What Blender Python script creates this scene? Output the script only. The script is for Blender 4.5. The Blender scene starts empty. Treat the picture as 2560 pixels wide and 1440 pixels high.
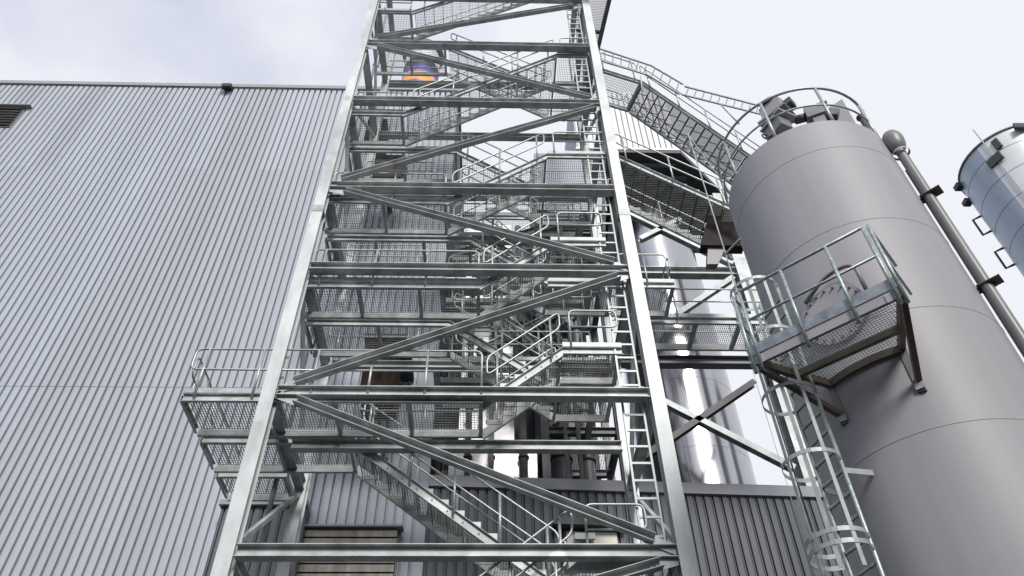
import bpy, math, random
import numpy as np
from mathutils import Vector as V, Matrix
random.seed(7)
R = math.radians
scn = bpy.context.scene
COL = scn.collection

# ------------------------------------------------------------------ camera numbers (metres, camera height = z 0, ground = GZ)
GZ = -1.6
FPX = 1894.33
PITCH, ROLL, YAW = R(45.1371), R(-0.9064), R(2.0827)
CAM = V((0.5812, -13.0125, 0.0))
_cy, _sy, _cp, _sp = math.cos(YAW), math.sin(YAW), math.cos(PITCH), math.sin(PITCH)
FW = V((_sy*_cp, _cy*_cp, _sp)); R0 = V((_cy, -_sy, 0)); U0 = R0.cross(FW)
_c, _s = math.cos(ROLL), math.sin(ROLL)
RT = _c*R0 + _s*U0; UP = -_s*R0 + _c*U0
def ray(px, py): return FW*FPX + RT*(px-1280) + UP*(720-py)
def atY(px, py, y):
    d = ray(px, py); return CAM + d*((y-CAM.y)/d.y)
def atZ(px, py, z):
    d = ray(px, py); return CAM + d*((z-CAM.z)/d.z)
def atP(px, py, P, n):
    d = ray(px, py); return CAM + d*((P-CAM).dot(n)/d.dot(n))

# ------------------------------------------------------------------ materials
def mat(name, base, rough=.5, metal=0.0, var=.12, scale=3.0, stretch=(1,1,1), bump=0.0, bscale=30, coat=0.0, spots=None, rvar=.1, panel=False):
    m = bpy.data.materials.new(name); m.use_nodes = True
    nt = m.node_tree; N = nt.nodes; L = nt.links
    b = N['Principled BSDF']
    b.inputs['Specular IOR Level'].default_value = .5 if rough < .6 else .25
    b.inputs['Roughness'].default_value = rough; b.inputs['Metallic'].default_value = metal
    if coat: b.inputs['Coat Weight'].default_value = coat; b.inputs['Coat Roughness'].default_value = .3
    tc = N.new('ShaderNodeTexCoord'); mp = N.new('ShaderNodeMapping'); mp.inputs['Scale'].default_value = stretch
    L.new(tc.outputs['Object'], mp.inputs['Vector'])
    n1 = N.new('ShaderNodeTexNoise'); n1.inputs['Scale'].default_value = scale; n1.inputs['Detail'].default_value = 7; n1.inputs['Roughness'].default_value = .6
    L.new(mp.outputs[0], n1.inputs['Vector'])
    cr = N.new('ShaderNodeValToRGB')
    lo = [max(0, c*(1-var*1.6)) for c in base]; hi = [min(1, c*(1+var)) for c in base]
    cr.color_ramp.elements[0].position = .28; cr.color_ramp.elements[0].color = (*lo, 1)
    cr.color_ramp.elements[1].position = .68; cr.color_ramp.elements[1].color = (*hi, 1)
    L.new(n1.outputs['Fac'], cr.inputs['Fac']); out = cr.outputs['Color']
    if spots:
        col, sc, thr = spots
        n2 = N.new('ShaderNodeTexNoise'); n2.inputs['Scale'].default_value = sc; n2.inputs['Detail'].default_value = 5
        L.new(tc.outputs['Object'], n2.inputs['Vector'])
        r2 = N.new('ShaderNodeValToRGB'); r2.color_ramp.elements[0].position = thr; r2.color_ramp.elements[1].position = min(1, thr+.06)
        L.new(n2.outputs['Fac'], r2.inputs['Fac'])
        mx = N.new('ShaderNodeMix'); mx.data_type = 'RGBA'; mx.inputs['B'].default_value = (*col, 1)
        L.new(r2.outputs['Color'], mx.inputs['Factor']); L.new(out, mx.inputs['A']); out = mx.outputs['Result']
    if panel:   # each sheet of cladding was rolled on its own: small tone changes from sheet to sheet
        sx = N.new('ShaderNodeSeparateXYZ'); L.new(tc.outputs['Object'], sx.inputs[0])
        dv = N.new('ShaderNodeMath'); dv.operation = 'MULTIPLY_ADD'; dv.inputs[1].default_value = 1/1.088; L.new(sx.outputs['X'], dv.inputs[0]); dv.inputs[2].default_value = 100.03
        fl_ = N.new('ShaderNodeMath'); fl_.operation = 'FLOOR'; L.new(dv.outputs[0], fl_.inputs[0])
        gt = N.new('ShaderNodeMath'); gt.operation = 'SNAP'; gt.inputs[1].default_value = 13.67; L.new(sx.outputs['Z'], gt.inputs[0])
        ad_ = N.new('ShaderNodeMath'); ad_.operation = 'ADD'; L.new(fl_.outputs[0], ad_.inputs[0]); L.new(gt.outputs[0], ad_.inputs[1])
        wn = N.new('ShaderNodeTexWhiteNoise'); wn.noise_dimensions = '1D'; L.new(ad_.outputs[0], wn.inputs['W'])
        pr = N.new('ShaderNodeMapRange'); pr.inputs['To Min'].default_value = .93; pr.inputs['To Max'].default_value = 1.05; L.new(wn.outputs['Value'], pr.inputs['Value'])
        ml = N.new('ShaderNodeVectorMath'); ml.operation = 'SCALE'; L.new(out, ml.inputs[0]); L.new(pr.outputs[0], ml.inputs['Scale']); out = ml.outputs[0]
    L.new(out, b.inputs['Base Color'])
    mr = N.new('ShaderNodeMapRange'); mr.inputs['To Min'].default_value = max(.03, rough-rvar); mr.inputs['To Max'].default_value = min(1, rough+rvar)
    L.new(n1.outputs['Fac'], mr.inputs['Value']); L.new(mr.outputs[0], b.inputs['Roughness'])
    if bump:
        n3 = N.new('ShaderNodeTexNoise'); n3.inputs['Scale'].default_value = bscale; n3.inputs['Detail'].default_value = 4
        L.new(mp.outputs[0], n3.inputs['Vector'])
        bp = N.new('ShaderNodeBump'); bp.inputs['Strength'].default_value = bump; bp.inputs['Distance'].default_value = .02
        L.new(n3.outputs['Fac'], bp.inputs['Height']); L.new(bp.outputs[0], b.inputs['Normal'])
    return m
M = {}
M['galv'] = mat('galvanised_steel', (.415,.445,.442), .5, .15, .26, 2.4, bump=.06, spots=((.55,.575,.575), 1.4, .60))
M['column'] = mat('galvanised_column', (.51,.54,.54), .5, .15, .20, 1.6, (1,1,.4), bump=.06, spots=((.36,.37,.36), .8, .60))
M['tube'] = mat('galvanised_tube', (.42,.45,.445), .38, .4, .18, 9)
M['tubegreen'] = mat('tube_weathered', (.36,.43,.41), .42, .4, .25, 26)
M['grate'] = mat('grating_steel', (.17,.18,.185), .55, .3, .2, 4)
M['plate'] = mat('bright_galv_plate', (.36,.385,.385), .48, .25, .2, 4)
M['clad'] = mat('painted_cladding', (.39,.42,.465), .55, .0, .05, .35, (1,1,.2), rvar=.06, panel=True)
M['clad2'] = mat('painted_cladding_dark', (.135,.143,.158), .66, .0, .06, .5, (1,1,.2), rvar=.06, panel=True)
M['trim'] = mat('painted_trim', (.30,.31,.335), .6, .0, .05, 1)
M['trim2'] = mat('weathered_zinc', (.24,.27,.30), .4, .3, .3, 6)
M['dark'] = mat('dark_steel', (.06,.062,.065), .55, .2, .2, 3)
M['darkgrey'] = mat('dark_grey_paint', (.13,.135,.145), .5, .1, .15, 2)
M['silo'] = mat('taupe_paint', (.325,.317,.338), .58, .0, .075, 1.6, (1,1,.10), bump=.04, bscale=3, coat=.03, rvar=.05)
M['pipegrey'] = mat('grey_pipe_paint', (.18,.185,.18), .4, .0, .12, 2)
M['silobr'] = mat('taupe_bracket_paint', (.215,.208,.212), .45, .0, .12, 3)
M['brown2'] = mat('dark_brown_paint', (.04,.034,.032), .95, 0, .2, 3)
M['brown'] = mat('brown_paint', (.16,.13,.10), .55, .0, .2, 3)
M['rust'] = mat('rusty_sheet', (.055,.032,.02), .7, .1, .5, 5, (1,1,.25), bump=.2, spots=((.20,.09,.035), 3, .66))
M['stainless'] = mat('polished_stainless', (.47,.47,.485), .16, 1.0, .06, .8, (1,1,.25), bump=.35, bscale=.7, rvar=.05)
M['alu'] = mat('aluminium_sheet', (.86,.86,.87), .34, .45, .06, 1.2, bump=.25, bscale=1.8)
M['blue'] = mat('blue_sky_reflection', (.36,.43,.51), .4, .15, .12, 1.0, (1,1,.3))  # blue sky mirrored in the far steel silo, put into base colour
M['white'] = mat('white_sheet_and_cloud_reflection', (.66,.675,.69), .35, .1, .05, 1.0)
M['cream'] = mat('cream_door_paint', (.62,.60,.53), .5, 0, .06, 2)
M['bronze'] = mat('anodised_louvre', (.20,.185,.16), .36, .5, .3, 1.2, (3,1,1))
M['rubber'] = mat('black_plastic', (.02,.02,.022), .5, 0, .1, 5)
M['red'] = mat('red_paint', (.5,.06,.03), .5, 0, .1, 5)
M['asphalt'] = mat('asphalt', (.05,.05,.05), .9, 0, .25, .6, bump=.3)
M['roofdark'] = mat('roof_felt', (.10,.10,.105), .9, 0, .2, 1)

# ------------------------------------------------------------------ mesh builder
class MB:
    def __init__(s): s.v = []; s.f = []; s.sm = []
    def add(s, vs, fs, smooth=False):
        o = len(s.v); s.v += [tuple(x) for x in vs]
        for f in fs: s.f.append([i+o for i in f]); s.sm.append(smooth)
    def hexa(s, p):   # 4 bottom, 4 top
        s.add(p, [(3,2,1,0),(4,5,6,7),(0,1,5,4),(1,2,6,5),(2,3,7,6),(3,0,4,7)])
    def box(s, a, b):
        x0,x1 = sorted((a[0],b[0])); y0,y1 = sorted((a[1],b[1])); z0,z1 = sorted((a[2],b[2]))
        s.hexa([(x0,y0,z0),(x1,y0,z0),(x1,y1,z0),(x0,y1,z0),(x0,y0,z1),(x1,y0,z1),(x1,y1,z1),(x0,y1,z1)])
    def obox(s, c, ax, ay, az):  # centre and three half axes
        c,ax,ay,az = V(c),V(ax),V(ay),V(az)
        s.hexa([c-ax-ay-az,c+ax-ay-az,c+ax+ay-az,c-ax+ay-az,c-ax-ay+az,c+ax-ay+az,c+ax+ay+az,c-ax+ay+az])
    def beam(s, p, q, prof, up=(0,0,1), shear=False):
        p,q,up = V(p),V(q),V(up); d = (q-p).normalized(); side = d.cross(up).normalized()
        u = up if shear else side.cross(d).normalized(); n = len(prof)
        vs = [p+side*a+u*b for a,b in prof]+[q+side*a+u*b for a,b in prof]
        fs = [(i,(i+1)%n,(i+1)%n+n,i+n) for i in range(n)]+[tuple(range(n-1,-1,-1)),tuple(range(n,2*n))]
        s.add(vs, fs)
    def tube(s, pts, r, n=8, closed=False):
        pts = [V(p) for p in pts]; m = len(pts); rings = []
        t0 = (pts[1]-pts[0]).normalized(); ref = V((0,0,1)) if abs(t0.z) < .9 else V((0,1,0))
        nrm = t0.cross(ref).normalized()
        for i in range(m):
            a = pts[i-1] if (i or closed) else pts[i]; b = pts[(i+1)%m] if (i < m-1 or closed) else pts[i]
            t = (b-a).normalized(); nrm = (nrm-t*nrm.dot(t)).normalized(); bn = t.cross(nrm)
            rings.append([pts[i]+(nrm*math.cos(2*math.pi*k/n)+bn*math.sin(2*math.pi*k/n))*r for k in range(n)])
        vs = [x for g in rings for x in g]; fs = []
        for i in range(m if closed else m-1):
            j = (i+1)%m
            for k in range(n): fs.append((i*n+k, i*n+(k+1)%n, j*n+(k+1)%n, j*n+k))
        if closed:   # the last seam may be twisted: harmless on a thin tube
            pass
        else:
            s.add([], [])
        s.add(vs, fs, True)
        if not closed:
            o = len(s.v)-len(vs)
            s.f.append([o+k for k in range(n-1,-1,-1)]); s.sm.append(False)
            s.f.append([o+(m-1)*n+k for k in range(n)]); s.sm.append(False)
    def lathe(s, c, prof, n=64, a0=0, a1=2*math.pi):   # prof [(r,z)] about vertical axis at c
        full = abs(a1-a0-2*math.pi) < 1e-6; k = n if full else n+1; vs = []
        for r,z in prof:
            for i in range(k):
                a = a0+(a1-a0)*i/n; vs.append((c[0]+r*math.cos(a), c[1]+r*math.sin(a), c[2]+z))
        for j in range(len(prof)-1):
            fs = []
        fs = [(j*k+i, j*k+(i+1)%k, (j+1)*k+(i+1)%k, (j+1)*k+i) for j in range(len(prof)-1) for i in range(n)]
        s.add(vs, fs, True)
    def build(s, name, m, parent=None):
        me = bpy.data.meshes.new(name); me.from_pydata(s.v, [], s.f); me.update()
        me.polygons.foreach_set('use_smooth', s.sm)
        me.materials.append(M[m] if isinstance(m, str) else m)
        o = bpy.data.objects.new(name, me); COL.objects.link(o)
        if parent: o.parent = parent
        return o
def one(name, m, parent, fn, *a, **k):
    b = MB(); getattr(b, fn)(*a, **k); return b.build(name, m, parent)
def tag(o, label, cat, group=None, kind=None):
    if label: o['label'] = label
    if cat: o['category'] = cat
    if group: o['group'] = group
    if kind: o['kind'] = kind
    return o
def thing(name, label, cat, group=None, loc=None):
    o = bpy.data.objects.new(name, None); COL.objects.link(o); o.empty_display_size = .2
    return tag(o, label, cat, group)
def dup(o, parent=None):
    c = o.copy(); COL.objects.link(c); c.parent = parent; return c

# profiles (side, up)
def I(h, b, tw=.012, tf=.018):
    a,c,w = h/2,b/2,tw/2
    return [(-c,-a),(c,-a),(c,-a+tf),(w,-a+tf),(w,a-tf),(c,a-tf),(c,a),(-c,a),(-c,a-tf),(-w,a-tf),(-w,-a+tf),(-c,-a+tf)]
def U(h, b, t=.012, sgn=1):     # origin at the flange tips, top edge; opens to +side for sgn=1
    p = [(0,-h),(0,-h+t),(-b+t,-h+t),(-b+t,-t),(0,-t),(0,0),(-b,0),(-b,-h)]
    return p if sgn > 0 else [(-x,y) for x,y in reversed(p)]
def RC(w, h): return [(-w/2,-h/2),(w/2,-h/2),(w/2,h/2),(-w/2,h/2)]
def fillet(pts, r, n=5, closed=True):
    pts = [V(p) for p in pts]; out = []; m = len(pts)
    for i,p in enumerate(pts):
        if not closed and i in (0, m-1): out.append(p); continue
        a,b = pts[i-1],pts[(i+1)%m]; da,db = (a-p),(b-p)
        rr = min(r, da.length*.45, db.length*.45); p0 = p+da.normalized()*rr; p1 = p+db.normalized()*rr
        for k in range(n+1):
            t = k/n; out.append(p0*(1-t)**2+p*2*t*(1-t)+p1*t*t)
    return out
RAIL, POST = .024, .029
# railing: floor points A->B; ends 'loop' or 'leg'
def railing(parent, A, B, ea='loop', eb='leg', h=1.13, mid=.6, posts=None, name='guard_railing', m='tube', off=None, rad=RAIL, prad=POST, inset=.28):
    A,B = V(A),V(B); Z = V((0,0,1)); L = (B-A).length; e = (B-A)/L
    ah,bh,am,bm = A+Z*h,B+Z*h,A+Z*mid,B+Z*mid; b = MB()
    if ea == 'loop' and eb == 'loop': b.tube(fillet([am,ah,bh,bm], .16), rad, 8, True)
    elif ea == 'loop': b.tube(fillet([B,bh,ah,am,bm], .16, closed=False), rad)
    elif eb == 'loop': b.tube(fillet([A,ah,bh,bm,am], .16, closed=False), rad)
    elif ea == 'leg': b.tube(fillet([A,ah,bh,B], .14, closed=False), rad); b.tube([am,bm], rad*.85)
    else: b.tube([ah,bh], rad)
    o = b.build(name, m, parent)
    if ea not in ('loop','leg') and eb not in ('loop','leg'): one('mid_rail', m, o, 'tube', [am,bm], rad*.85)
    s0 = inset if ea != 'leg' else None; s1 = L-inset if eb != 'leg' else None
    if posts is None:
        lo = s0 if s0 is not None else 0; hi = s1 if s1 is not None else L
        k = max(1, round((hi-lo)/1.35)); posts = [lo+(hi-lo)*i/k for i in range(k+1)]
        if s0 is None: posts = posts[1:]
        if s1 is None: posts = posts[:-1]
    for s in posts:
        P = A+e*s
        one('post', m, o, 'tube', [P-Z*.14, P+Z*h], prad)
    return o
def grating(parent, x0, x1, y0, y1, z, px=.062, py=.092, mtx=None, m='grate', h=.026):
    b = MB(); nx = max(1, round((x1-x0)/px)); ny = max(1, round((y1-y0)/py))
    for i in range(nx+1):
        x = x0+(x1-x0)*i/nx; b.box((x-.004,y0,z-h), (x+.004,y1,z))
    for j in range(ny+1):
        y = y0+(y1-y0)*j/ny; b.box((x0,y-.004,z-.012), (x1,y+.004,z-.003))
    if mtx is not None: b.v = [tuple(mtx @ V(p)) for p in b.v]
    return b.build('grating', m, parent)

# ------------------------------------------------------------------ ground and sky
ground = one('ground', 'asphalt', None, 'box', (-400,-400,GZ-.5), (400,400,GZ)); ground['kind'] = 'structure'

# ------------------------------------------------------------------ stair tower frame
LV = [6.51, 10.10, 13.99, 17.33, 21.91, 25.77, 29.75]          # tops of the front cross beams
BH = .24
frame = thing('stair_tower_frame', 'tall galvanised steel frame of columns, cross beams and diagonal braces carrying the stairs', 'steel frame')
ZT = 33.5
def column(parent, x, y, z0, z1, h=.30, m='column', name='column', b=.30):
    return one(name, m, parent, 'beam', (x,y,z0), (x,y,z1), I(h,b,.014,.022), (0,1,0))
for x in (-4.15, 4.15):
    c = column(frame, x, .15, GZ, 16.02); c2 = column(frame, x, .15, 16.05, ZT, .29, b=.285)
    b = MB(); b.box((x-.155,-.012,15.94), (x+.155,.0,16.2)); b.box((x-.16,-.016,16.015), (x+.16,.29,16.05)); b.build('splice_plate', 'plate', c)
for x in (-4.15, 4.15):
    column(frame, x, 4.05, GZ, ZT)
for z in [2.6]+LV+[33.2]:
    one('cross_beam', 'galv', frame, 'beam', (-3.995,.15,z-BH/2), (3.995,.15,z-BH/2), I(BH,.24,.010,.016))
    if z > 12: one('rear_beam', 'galv', frame, 'beam', (-3.995,4.05,z-BH/2+.05), (3.995,4.05,z-BH/2+.05), I(BH,.24,.010,.016))
    for x in (-4.15, 4.15):
        one('side_beam', 'galv', frame, 'beam', (x,.305,z-BH/2), (x,3.895,z-BH/2), I(.26,.22,.010,.016))
# second, longer beam below the first big landing
one('cross_beam', 'galv', frame, 'beam', (-3.9,1.625,9.62), (3.55,1.625,9.62), I(.24,.2,.010,.016))
# side braces of the left and right bay
zz = [2.6]+LV
for x in (-4.15, 4.15):
    for i in range(len(zz)-1):
        a,b_ = ((x,.35,zz[i]+.1),(x,3.85,zz[i+1]-.4)) if i % 2 == 1 else ((x,3.85,zz[i]+.1),(x,.35,zz[i+1]-.4))
        one('side_brace', 'galv', frame, 'beam', a, b_, RC(.1,.1), (1,0,0))
# diagonal braces of the front
def brace(p, q, parent=frame, y=.06, w=.17, gus=True):
    p,q = V(p),V(q); d = (q-p).normalized()
    o = one('diagonal_brace', 'galv', parent, 'beam', p+d*.0, q, [(a+.085,b) for a,b in [(0,-w/2),(0,-w/2+.012),(-.158,-w/2+.012),(-.158,w/2-.012),(0,w/2-.012),(0,w/2),(-.17,w/2),(-.17,-w/2)]], (0,0,1))
    if gus:
        for P,s in ((p,1),(q,-1)):
            e = d*s; n = V((0,1,0)); u = e.cross(n)
            ctr = P - e*.16
            one('gusset_plate', 'plate', o, 'obox', ctr+n*.09, e*.34, n*.006, u*.10)
            for k in (.10,.21):
                one('bolt', 'plate', o, 'tube', [P+e*k+V((0,-.028+.075,0)), P+e*k+V((0,.04+.03,0))], .021, 6)
    return o
def B(px, py): return atY(px, py, .03)
for p,q in [((738,998),(1636,1347)), ((738,953),(1548,690)), ((862,477),(1535,655)), ((855,447),(1488,268)), ((945,115),(1475,243)), ((945,93),(1432,14)), ((1436,1470),(1655,1406))]:
    a,b_ = B(*p),B(*q); a.y = b_.y = .03; brace(a, b_)

# ------------------------------------------------------------------ landings and flights
Y0, Y1, Y2, Y3 = .33, 1.52, 1.74, 3.06
def landing(label, z, strips, group='grating landings of the stair tower', toe=True, joists=True):
    t = thing('stair_landing', label, 'landing', group)
    for (x0,x1,y0,y1) in strips:
        one('edge_channel', 'galv', t, 'beam', (x0,y0,z), (x1,y0,z), U(.20,.075))
        one('edge_channel', 'galv', t, 'beam', (x0,y1,z), (x1,y1,z), U(.20,.075,sgn=-1))
        one('end_channel', 'galv', t, 'beam', (x0,y0+.08,z), (x0,y1-.08,z), U(.16,.06))
        k = max(1, round((x1-x0)/1.5))
        for i in range(1, k+1):
            x = x0+(x1-x0)*i/k-(.05 if i == k else 0)
            one('joist', 'galv', t, 'beam', (x,y0+.077,z-.125), (x,y1-.077,z-.125), RC(.08,.13))
        grating(t, x0+.07, x1-.01, y0+.08, y1-.08, z-.012)
        if toe:
            one('toe_board', 'plate', t, 'box', (x0,y0-.012,z+.002), (x1,y0-.004,z+.13))
    return t
tread_mesh = {}; tread_kids = {}
def tread(parent, w, g):
    key = (round(w,2), round(g,2))
    if key not in tread_mesh:
        b = MB(); n = round(w/.062)
        for i in range(n+1): b.box((.01,w*i/n-.0035,-.012), (g-.01,w*i/n+.0035,-.002))
        for j in range(1, round(g/.058)): b.box((g*j/round(g/.058)-.0035,0,-.024), (g*j/round(g/.058)+.0035,w,0))
        b.box((-.006,0,-.075), (.010,w,0)); b.box((g-.010,0,-.045), (g+.002,w,0))
        o = b.build('tread', 'grate', parent)
        tread_mesh[key] = o
        for yy in (-.006,w):
            s = MB(); s.box((-.03,yy,-.13), (g+.03,yy+.006,.0)); s.build('tread_bracket', 'plate', o)
        tread_kids[key] = list(o.children)
        return o
    src = tread_mesh[key]; o = dup(src, parent)
    for ch in tread_kids[key]: dup(ch, o)
    return o
def flight(label, xl, zl, xr, zr, y0, y1, rise_right=True, near=True, far=True, trim=(0,0), group='stair flights of the tower', bolts=True):
    t = thing('stair_flight', label, 'stairs', group)
    lo,hi = ((xl,zl),(xr,zr)) if rise_right else ((xr,zr),(xl,zl))
    for y,sg in ((y0,1),(y1,-1)):
        p,q = ((xl,y,zl),(xr,y,zr))
        so_ = one('stringer', 'galv', t, 'beam', p, q, U(.26,.075,sgn=sg), shear=True)
        if y == y0 and bolts:
            kb = max(2, round(abs(xr-xl)/.34))
            for j in range(kb):
                bx = xl+(xr-xl)*(j+.6)/kb; bz = zl+(zr-zl)*(j+.6)/kb-.13
                one('bolt', 'dark', so_, 'tube', [(bx,y+.045,bz),(bx,y+.066,bz)], .016, 6)
    n = max(2, round((hi[1]-lo[1])/.262)); run = abs(hi[0]-lo[0]); g = run/(n-.35); rise = (hi[1]-lo[1])/n
    for i in range(1, n):
        o = tread(t, y1-y0-.17, .365)
        z = lo[1]+rise*i; x = lo[0]+(g*(i-.75) if rise_right else -g*(i-.75))
        if rise_right: o.matrix_world = Matrix.Translation((x, y0+.085, z))
        else: o.matrix_world = Matrix.Translation((x, y1-.085, z)) @ Matrix.Rotation(math.pi, 4, 'Z')
    for on,y in ((near,y0-.03),(far,y1+.03)):
        if on:
            a = V((xl,y,zl)); b_ = V((xr,y,zr)); d = b_-a
            A = a+d*trim[0]; Bq = b_-d*trim[1]
            k = max(1, round(d.length/1.5)); L = (Bq-A).length
            railing(t, A, Bq, 'loop', 'loop', 1.10, .58, name='handrail', inset=.30)
    return t
# name, front kink x, back kink x, z
L1 = landing('long grating landing that sticks out past the tower column towards the ribbed hall', 9.97, [(-6.0,.40,.16,Y1),(-6.0,-2.6,Y2,3.02),(-6.0,-4.35,3.2,4.35)])
L2 = landing('grating landing with a long white rail, at the second cross beam above the wide landing', 13.60, [(-4.3,.27,Y0,Y1),(-4.3,-.55,Y2,Y3)])
L3 = landing('grating landing below the third cross beam up, in front of pale ribbed cladding', 16.95, [(-4.3,-.73,Y0,Y1),(-4.3,-.05,Y2,Y3)])
L4 = landing('grating landing below the fourth cross beam up, over the rusty brown duct', 21.45, [(-4.3,-2.36,Y0,Y1),(-4.3,-.65,Y2,Y3)])
L5 = landing('topmost grating landing seen against bright sky beside the column', 28.8, [(-4.3,-2.68,Y0,Y1),(-4.3,-1.4,Y2,Y3)])
M01 = landing('lowest half landing, by the cream door under the bottom cross beam', 6.32, [(2.2,3.6,Y0,Y1),(2.2,3.6,Y2,Y3)])
M12 = landing('half landing beside the cable ladder, at the bottom of the lowest visible zigzag', 11.50, [(2.22,3.6,Y0,Y1),(2.22,3.6,Y2,Y3)])
M23 = landing('half landing that leads through to the short side platform with looped rails', 15.24, [(2.12,3.6,Y0,Y1),(2.12,5.72,1.86,3.1)])
M34 = landing('half landing where the outer flight going down to the silo begins', 19.25, [(2.19,4.4,Y0,Y1),(2.2,3.9,Y2,Y3)])
M45 = landing('highest half landing, joined to the outside stair under the sloping cable tray', 25.55, [(2.84,4.0,Y0,Y1),(2.8,4.0,Y2,Y3)])
FR = [  # label, xl, zl, xr, zr
 ('front flight below the lowest half landing, cut off by the bottom of the picture', -1.2,3.65,2.2,6.32,0),
 ('short front flight rising from the wide landing to the half landing by the ladder', .40,9.97,2.22,11.50,.04),
 ('short front flight behind the second diagonal brace, with looped handrail', .27,13.60,2.12,15.24,.04),
 ('front flight crossing behind the brace of the third bay up', -.73,16.95,2.19,19.25,.04),
 ('long front flight with pale side plates in the fourth bay up', -2.36,21.45,2.84,25.55,.04),
 ('uppermost front flight, treads dark against white sky', -2.68,28.8,2.8,33.1,.04)]
for lb,xl,zl,xr,zr,tr in FR: flight(lb, xl, zl, xr, zr, Y0, Y1, True, True, True, (tr,.02))
BK = [
 ('long rear flight falling from the wide landing in front of the dark low wall', -2.6,9.97,2.2,6.32),
 ('rear flight in front of the shiny aluminium duct, above the wide landing', -.55,13.60,2.22,11.50),
 ('short rear flight crossing behind the looped handrail of the second bay up', -.05,16.95,2.12,15.24),
 ('rear flight in the third bay up, falling away from the cladding', -.65,21.45,2.2,19.25),
 ('top rear flight whose thin rails stand out against the sky', -1.4,28.8,2.8,25.55)]
for lb,xl,zl,xr,zr in BK: flight(lb, xl, zl, xr, zr, Y2, Y3, False, True, True, (.04,.04))
# landing railings
YR = Y0-.03
railing(L1, (-6.02,.13,9.97), (.36,.13,9.97), 'loop', 'leg', 1.2, .62)
railing(L1, (-6.03,.3,9.97), (-6.03,1.45,9.97), 'loop', 'loop', 1.15, .6)
railing(L1, (-2.5,1.58,9.97), (.3,1.58,9.97), 'loop', 'leg')
railing(L1, (-6.03,1.9,9.97), (-6.03,4.3,9.97), 'loop', 'loop', 1.15, .6)
railing(L2, (-4.02,YR,13.6), (.22,YR,13.6), 'loop', 'leg')
railing(L3, (-4.02,YR,16.95), (-.80,YR,16.95), 'loop', 'leg')
railing(L4, (-4.02,YR,21.45), (-2.42,YR,21.45), 'loop', 'leg')
railing(L5, (-4.02,YR,28.8), (-2.75,YR,28.8), 'loop', 'leg')
for Lm,z in ((L2,13.6),(L3,16.95),(L4,21.45),(L5,28.8)):
    railing(Lm, (-4.25,.45,z), (-4.25,3.0,z), 'loop', 'loop')
    railing(Lm, (-4.0,3.1,z), (-1.5,3.1,z), 'loop', 'loop')
railing(L2, (-.5,1.58,13.6), (.2,1.58,13.6), 'loop', 'leg')
for Mm,z,x0,x1 in ((M01,6.32,2.40,3.56),(M12,11.5,2.42,3.56),(M23,15.24,2.34,3.56),(M34,19.25,2.42,4.3),(M45,25.55,3.0,4.0)):
    railing(Mm, (x0,YR,z), (x1,YR,z), 'leg', 'loop', posts=[])
    railing(Mm, (2.4,3.1,z), (3.55,3.1,z), 'loop', 'loop')
railing(M23, (4.2,1.83,15.24), (5.6,1.83,15.24), 'leg', 'loop', posts=[.75])
railing(M23, (5.70,1.9,15.24), (5.70,3.0,15.24), 'loop', 'loop')

# service landings and flights between the tower and the plant behind it
RG = 'service landings behind the tower'
for z,lb in ((14.5,'lowest service landing of mesh behind the tower, level with the second cross beam'),(17.9,'middle service landing of mesh behind the tower, beneath the plant block'),(21.3,'highest service landing of mesh behind the tower, just under the sky gap')):
    t = landing(lb, z, [(-1.0,3.7,4.45,5.35),(-1.0,.6,5.5,6.6)], RG)
    railing(t, (-.9,4.42,z), (3.6,4.42,z), 'loop', 'loop'); railing(t, (.7,6.6,z), (3.6,6.6,z), 'loop', 'leg')
    one('support_beam', 'galv', t, 'beam', (-1.1,5.43,z-.33), (3.75,5.43,z-.33), I(.24,.2))
    for x in (-1.05,3.75): one('bearer', 'galv', t, 'beam', (x,4.17,z-.33), (x,7.9,z-.33), I(.22,.18))
flight('service flight behind the tower between the lowest and middle mesh landings', .6,17.9,3.4,14.5, 5.5,6.5, False, True, True, (.04,.04), 'service flights behind the tower', False)
flight('service flight behind the tower between the middle and highest mesh landings', .6,21.3,3.4,17.9, 5.5,6.5, False, True, True, (.04,.04), 'service flights behind the tower', False)
# outer flight down to the silo, along the facade
F6 = flight('outer flight with dark treads running down from the tower to the silo', 4.40,19.12,7.6,16.52, .27, 1.95, False, True, True, (-.02,.08), 'outside flights between tower and silo')
# upper outside stair, turned 17 degrees
ang = math.atan2(.297,.955); u = V((.955,.297,0)); nrm = V((-.297,.955,0)); P0 = V((4.56,.84,25.45))
up_t = thing('outside_stair', 'long grating stair bending down to the silo top, seen from below against white sky', 'stairs', 'outside flights between tower and silo')
def uw(s, w, z): return tuple(P0+u*s+nrm*w+V((0,0,z)))
W6 = 1.30; s1 = 1.62; s2 = 6.4; dz = -(s2-s1)*.80
for w,sg in ((0,1),(W6,-1)):
    one('stringer', 'galv', up_t, 'beam', uw(-.3,w,0), uw(s1,w,0), U(.22,.075,sgn=sg), shear=True)
    one('stringer', 'galv', up_t, 'beam', uw(s1,w,0), uw(s2,w,dz), U(.27,.075,sgn=sg), shear=True)
MT = Matrix.Translation(P0) @ Matrix.Rotation(ang, 4, 'Z')
grating(up_t, -.3, s1-.05, .08, W6-.08, -.012, mtx=MT)
one('joist', 'galv', up_t, 'beam', uw(s1-.06,.08,-.12), uw(s1-.06,W6-.08,-.12), RC(.09,.14))
one('joist', 'galv', up_t, 'beam', uw(.0,.08,-.12), uw(.0,W6-.08,-.12), RC(.09,.14))
n = 17; g = (s2-s1)/n
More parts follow.
